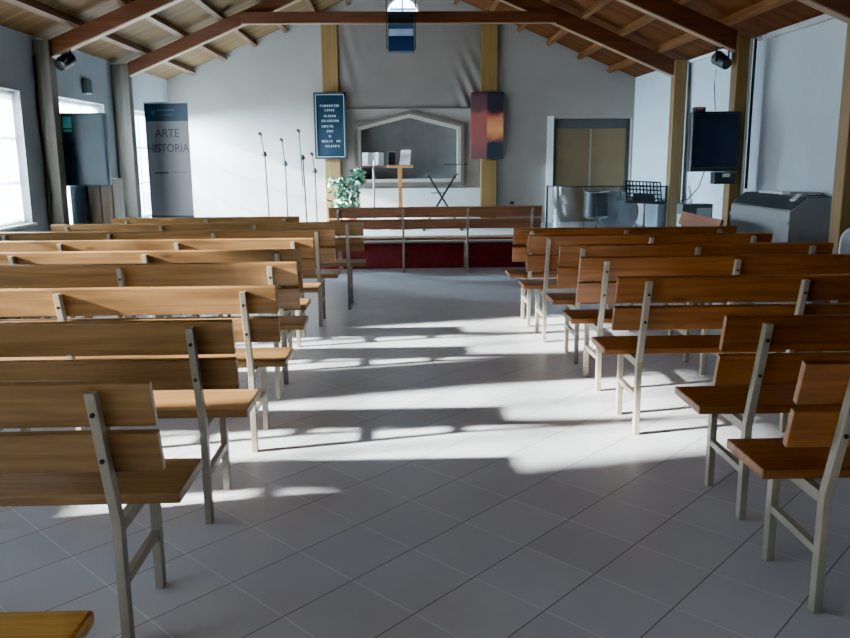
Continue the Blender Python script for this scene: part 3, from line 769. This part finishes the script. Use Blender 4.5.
def television(label, loc, rz, w, h, dp, sticker, arm):
    t = thing('television', label, 'television', loc, rz)
    MB().box((-w/2, -dp/2, -h/2), (w/2, dp/2, h/2)).build('casing', NAVYB if sticker else BLACKP, t, bevel=.022)
    MB().box((-w/2+.03, -dp/2-.004, -h/2+.05), (w/2-.03, -dp/2+.002, h/2-.03)).build('screen', NAVYB if sticker else NAVY, t)
    if sticker: MB().box((-w/2+.035, -dp/2-.007, h/2-.16), (-w/2+.125, -dp/2-.0045, h/2-.045)).box((-w/2+.035, -dp/2-.007, h/2-.20), (-w/2+.125, -dp/2-.0045, h/2-.175)).build('sticker', CYAN, t)['label'] = 'cyan sticker'
    for p_, q_ in arm: MB().bar(p_, q_, .04).build('wall_bracket', BLACK, t)
    return t
television('dark television with a cyan sticker hung by the grey post before the window', (-3.405, 9.27, 1.57), R(4), .475, .78, .12, True, [((-.10, .06, .05), (-.10, .13, .05)), ((-.10, .11, .05), (-.16, -.28, .05))])
television('black television hung beside the yellow post across from the windows', (3.32, 8.80, 1.60), R(-2), .51, .62, .13, False, [((.1, .05, -.1), (.24, .06, -.1)), ((.23, .04, -.1), (.285, .035, -.1))])
t = thing('receiver_box', 'small black box with a red strip on top of the wall television', 'box', (3.145, 8.80, 1.9105))
MB().box((-.055, -.05, 0), (.055, .05, .045)).build('casing', BLACKP, t, bevel=.004); MB().box((-.045, -.053, .022), (.02, -.0505, .038)).build('strip', REDM, t)
t = thing('mount_box', 'black box with a white label under the wall television by the post', 'box', (3.43, 8.77, 1.16))
MB().box((-.115, -.06, 0), (.115, .06, .125)).build('casing', BLACKP, t, bevel=.006); MB().box((-.03, -.063, .075), (.05, -.0605, .11)).build('paper_label', STICK, t)
tag(MB().tube([(3.25, 8.83, 1.29), (3.24, 8.95, 1.12), (3.22, 9.2, .98), (3.215, 9.55, .93)], .006, 6).build('hanging_cable', BLACK, smooth=True), 'black cable drooping from the television to the grey cabinet', 'cable')

# cabinet and box beyond the sideways bench
t = thing('equipment_cabinet', 'dark grey equipment cabinet against the wall under the television', 'cabinet', (3.46, 9.62, 0))
MB().box((-.19, -.10, .03), (.17, .10, .905)).build('body', GREYC, t, bevel=.01)
MB().box((-.02, -.112, .55), (.15, -.1005, .86)).build('door', PALEC, t, bevel=.004)
MB().box((-.17, -.09, 0), (.15, .09, .03)).build('base', BLACK, t)
t = thing('pale_carton', 'tall narrow pale carton standing before the dark grey cabinet', 'box', (3.27, 9.40, 0))
MB().box((-.07, -.08, 0), (.07, .08, .80)).build('carton_body', PALEC, t, bevel=.006); MB().box((-.012, -.082, .1), (.012, -.0805, .79)).build('tape', STICK, t)

# organ: grey case with sloped dark lid
t = thing('electric_organ', 'grey electric organ with a sloped dark lid standing against the wall', 'organ', (3.42, 7.18, 0))
prof = [(0, .05), (0, .965), (.02, .985), (.15, 1.085), (.405, 1.085), (.405, .05)]
MB().prism(prof, 'Y', 0, 1.30).build('case', ORGAN, t, bevel=.006)
a_ = math.atan2(.10, .13)
M = Matrix.Translation((.02, 0, .985)) @ Matrix.Rotation(-a_, 4, 'Y')
MB().box((-.012, .012, .001), (.160, 1.288, .014), M).build('lid', ORGTOP, t, bevel=.003)
MB().box((.155, .02, 1.086), (.40, 1.28, 1.094)).build('top_board', ORGTOP, t, bevel=.002)
MB().box((-.012, .0, .86), (-.0005, 1.30, .885)).build('moulding', ORGAN, t)
MB().box((.02, .02, 0), (.39, 1.28, .05)).build('plinth', BLACK, t)
def sheet(name, label, cat, x, y, z, w, d_, h_, rz, mat):
    t = thing(name, label, cat, (x, y, z), rz)
    MB().box((-w/2, -d_/2, 0), (w/2, d_/2, h_)).build('cover', mat, t, bevel=.002)
    MB().box((-w/2+.004, -d_/2-.001, h_*.3), (w/2-.004, d_/2+.001, h_*.7)).build('page_block', PAPER, t)
sheet('song_book', 'white music booklet lying on the organ towards its far end', 'booklet', 3.66, 8.02, 1.095, .15, .30, .018, R(12), PAPER)
sheet('song_book', 'pale loose booklet on the organ next to the dark folder', 'booklet', 3.65, 7.74, 1.095, .13, .13, .022, R(-9), PAPER)
sheet('folder', 'dark folder lying on the organ beside the white booklets', 'folder', 3.72, 7.53, 1.095, .16, .24, .03, R(4), BLACKP)
t = thing('remote_control', 'white remote control lying on the sloped organ lid', 'remote control', (3.515, 7.28, 1.082), 0)
t.rotation_euler = (0, -a_, R(10))
MB().box((-.045, -.03, 0), (.045, .03, .014)).build('casing', STICK, t, bevel=.004); MB().box((-.03, -.018, .0142), (.02, .018, .016)).build('keypad', GREYW, t)

# loudspeaker and cupboard under the television
t = thing('loudspeaker', 'black floor loudspeaker standing under the television with the cyan sticker', 'loudspeaker', (-3.58, 9.58, 0))
MB().box((-.11, -.14, .02), (.085, .14, 1.25)).build('cabinet', BLACKP, t, bevel=.012)
MB().box((-.095, -.148, .3), (.075, -.1405, 1.05)).build('grille', BLACK, t)
MB().box((-.11, -.12, 0), (.08, .12, .02)).build('base', BLACK, t)
MB().bar((.070, -.152, .80), (.080, -.152, .95), .018, .006).build('handle', CHROME, t)
t = thing('wooden_cupboard', 'dark brown wooden cupboard beside the black loudspeaker', 'cupboard', (-3.35, 9.62, 0))
MB().box((-.14, -.17, .04), (.14, .17, 1.25)).build('body', CUPB, t, bevel=.006)
MB().box((-.13, -.185, .08), (-.004, -.1705, 1.22)).build('door', CUPB, t, bevel=.004); MB().box((.004, -.185, .08), (.13, -.1705, 1.22)).build('door', CUPB, t, bevel=.004)
MB().box((-.12, -.15, 0), (.12, .15, .04)).build('plinth', BLACK, t)
t = thing('junction_box', 'grey junction box on the wall above the window behind the television', 'junction box', (XL+.001, 10.2, 2.31))  # electrical junction box, carries no switch
MB().box((0, -.09, -.085), (.05, .09, .085)).build('casing', GREYC, t, bevel=.006); MB().box((.05, -.08, -.075), (.056, .08, .075)).build('lid', GREYC, t, bevel=.003)

# pale plastic chair at the picture edge
t = thing('plastic_chair', 'pale white plastic chair by the yellow post behind the orange benches', 'chair', (3.46, 6.02, 0))
bk = MB(); M = Matrix.Translation((0, 0, .44)) @ Matrix.Rotation(R(8), 4, 'X')
pts = [(-.20, 0), (.20, 0), (.225, .36)] + [(.225-.08+.08*math.cos(a_*PI/12), .40+.10*math.sin(a_*PI/12)) for a_ in range(0, 7)] + [(-.145-.08*math.sin(a_*PI/12), .40+.10*math.cos(a_*PI/12)) for a_ in range(0, 7)] + [(-.225, .36)]
bk.prism(pts, 'Y', -.012, .012, M).build('backrest', CHAIRW, t, bevel=.004)
MB().box((-.21, .0, .42), (.21, .42, .45)).build('seat', CHAIRW, t, bevel=.012)
for x in (-.185, .185):
    for y in (.03, .39): MB().bar((x, y, .42), (x*1.1, y+(.03 if y > .2 else -.05), .0), .04, .03).build('leg', CHAIRW, t)

# hanging blue lamp box on two rods
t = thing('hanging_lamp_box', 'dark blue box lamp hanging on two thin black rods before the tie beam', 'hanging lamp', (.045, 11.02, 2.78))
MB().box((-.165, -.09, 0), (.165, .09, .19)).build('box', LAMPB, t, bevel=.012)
MB().box((-.163, -.085, .275), (.163, -.078, .50)).build('flare_panel', FLAREGL, t)  # added tinted sheet, puts the blue lens flare before the beam
MB().box((-.150, -.08, .19), (.150, .07, .275)).build('pale_glow_block', GLOWB, t, bevel=.01)['label'] = 'pale blue block with window glow in its colour'  # added block, bright window light below the beam put into its colour
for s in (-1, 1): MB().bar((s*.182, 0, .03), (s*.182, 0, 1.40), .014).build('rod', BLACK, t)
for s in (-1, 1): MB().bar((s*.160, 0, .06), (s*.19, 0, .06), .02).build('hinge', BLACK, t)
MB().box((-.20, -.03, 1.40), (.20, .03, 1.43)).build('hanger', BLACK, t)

# ------------------------------------------------------------------ light
SUN_STRENGTH, SKY_STRENGTH, EXPOSURE = 56.0, 12.5, 1.18
sd = bpy.data.lights.new('sun', 'SUN'); sd.energy = SUN_STRENGTH; sd.angle = R(2.2); sd.color = (1.0, .95, .87)
so = bpy.data.objects.new('sun', sd); COL.objects.link(so); so.location = (-12, -2, 8)
so.rotation_euler = Vector((2.7, .62, -1.0)).to_track_quat('-Z', 'Y').to_euler()
pd = bpy.data.lights.new('added_glow_light', 'POINT'); pd.energy = 20000; pd.color = (.58, .82, 1); pd.shadow_soft_size = .5  # added lamp without a fixture, brightens the front wall beside the far window
po = bpy.data.objects.new('added_glow_light', pd); COL.objects.link(po); po.location = (-5.3, 12.75, 2.35)
wd = bpy.data.worlds.new('sky'); scene.world = wd; wd.use_nodes = True
nt = wd.node_tree; bg = nt.nodes['Background']
tc = nt.nodes.new('ShaderNodeTexCoord'); sp = nt.nodes.new('ShaderNodeSeparateXYZ'); nt.links.new(tc.outputs['Generated'], sp.inputs[0])
cr = nt.nodes.new('ShaderNodeValToRGB'); e = cr.color_ramp.elements
e[0].position = .0; e[0].color = (.78, .88, 1, 1); e[1].position = .8; e[1].color = (.42, .66, 1, 1)
nt.links.new(sp.outputs[2], cr.inputs['Fac']); nt.links.new(cr.outputs['Color'], bg.inputs['Color']); bg.inputs['Strength'].default_value = SKY_STRENGTH
for k, (y0, y1, z0, z1) in enumerate(WIN):
    ld = bpy.data.lights.new('window_portal', 'AREA'); ld.shape = 'RECTANGLE'; ld.size = z1-z0; ld.size_y = y1-y0
    ld.cycles.is_portal = True
    lo = bpy.data.objects.new('window_portal', ld); COL.objects.link(lo); lo.location = (XL-.22, (y0+y1)/2, (z0+z1)/2)
    lo.rotation_euler = Vector((1, 0, 0)).to_track_quat('-Z', 'Y').to_euler()

# ------------------------------------------------------------------ camera
cd = bpy.data.cameras.new('camera'); co = bpy.data.objects.new('camera', cd); COL.objects.link(co)
r = Vector((.99949981, -.03069379, -.00761728)); u = Vector((.01342204, .19361843, .98098509)); f = Vector((.0286353, .98059665, -.19393356))
M = Matrix((r, u, -f)).transposed().to_4x4(); M.translation = (0, 0, 1.475)
co.matrix_world = M
cd.sensor_fit = 'HORIZONTAL'; cd.sensor_width = 36; cd.lens = 824.367*36/850; cd.clip_start = .05; cd.clip_end = 200
scene.camera = co
scene.view_settings.view_transform = 'AgX'; scene.view_settings.look = 'AgX - Punchy'; scene.view_settings.exposure = EXPOSURE
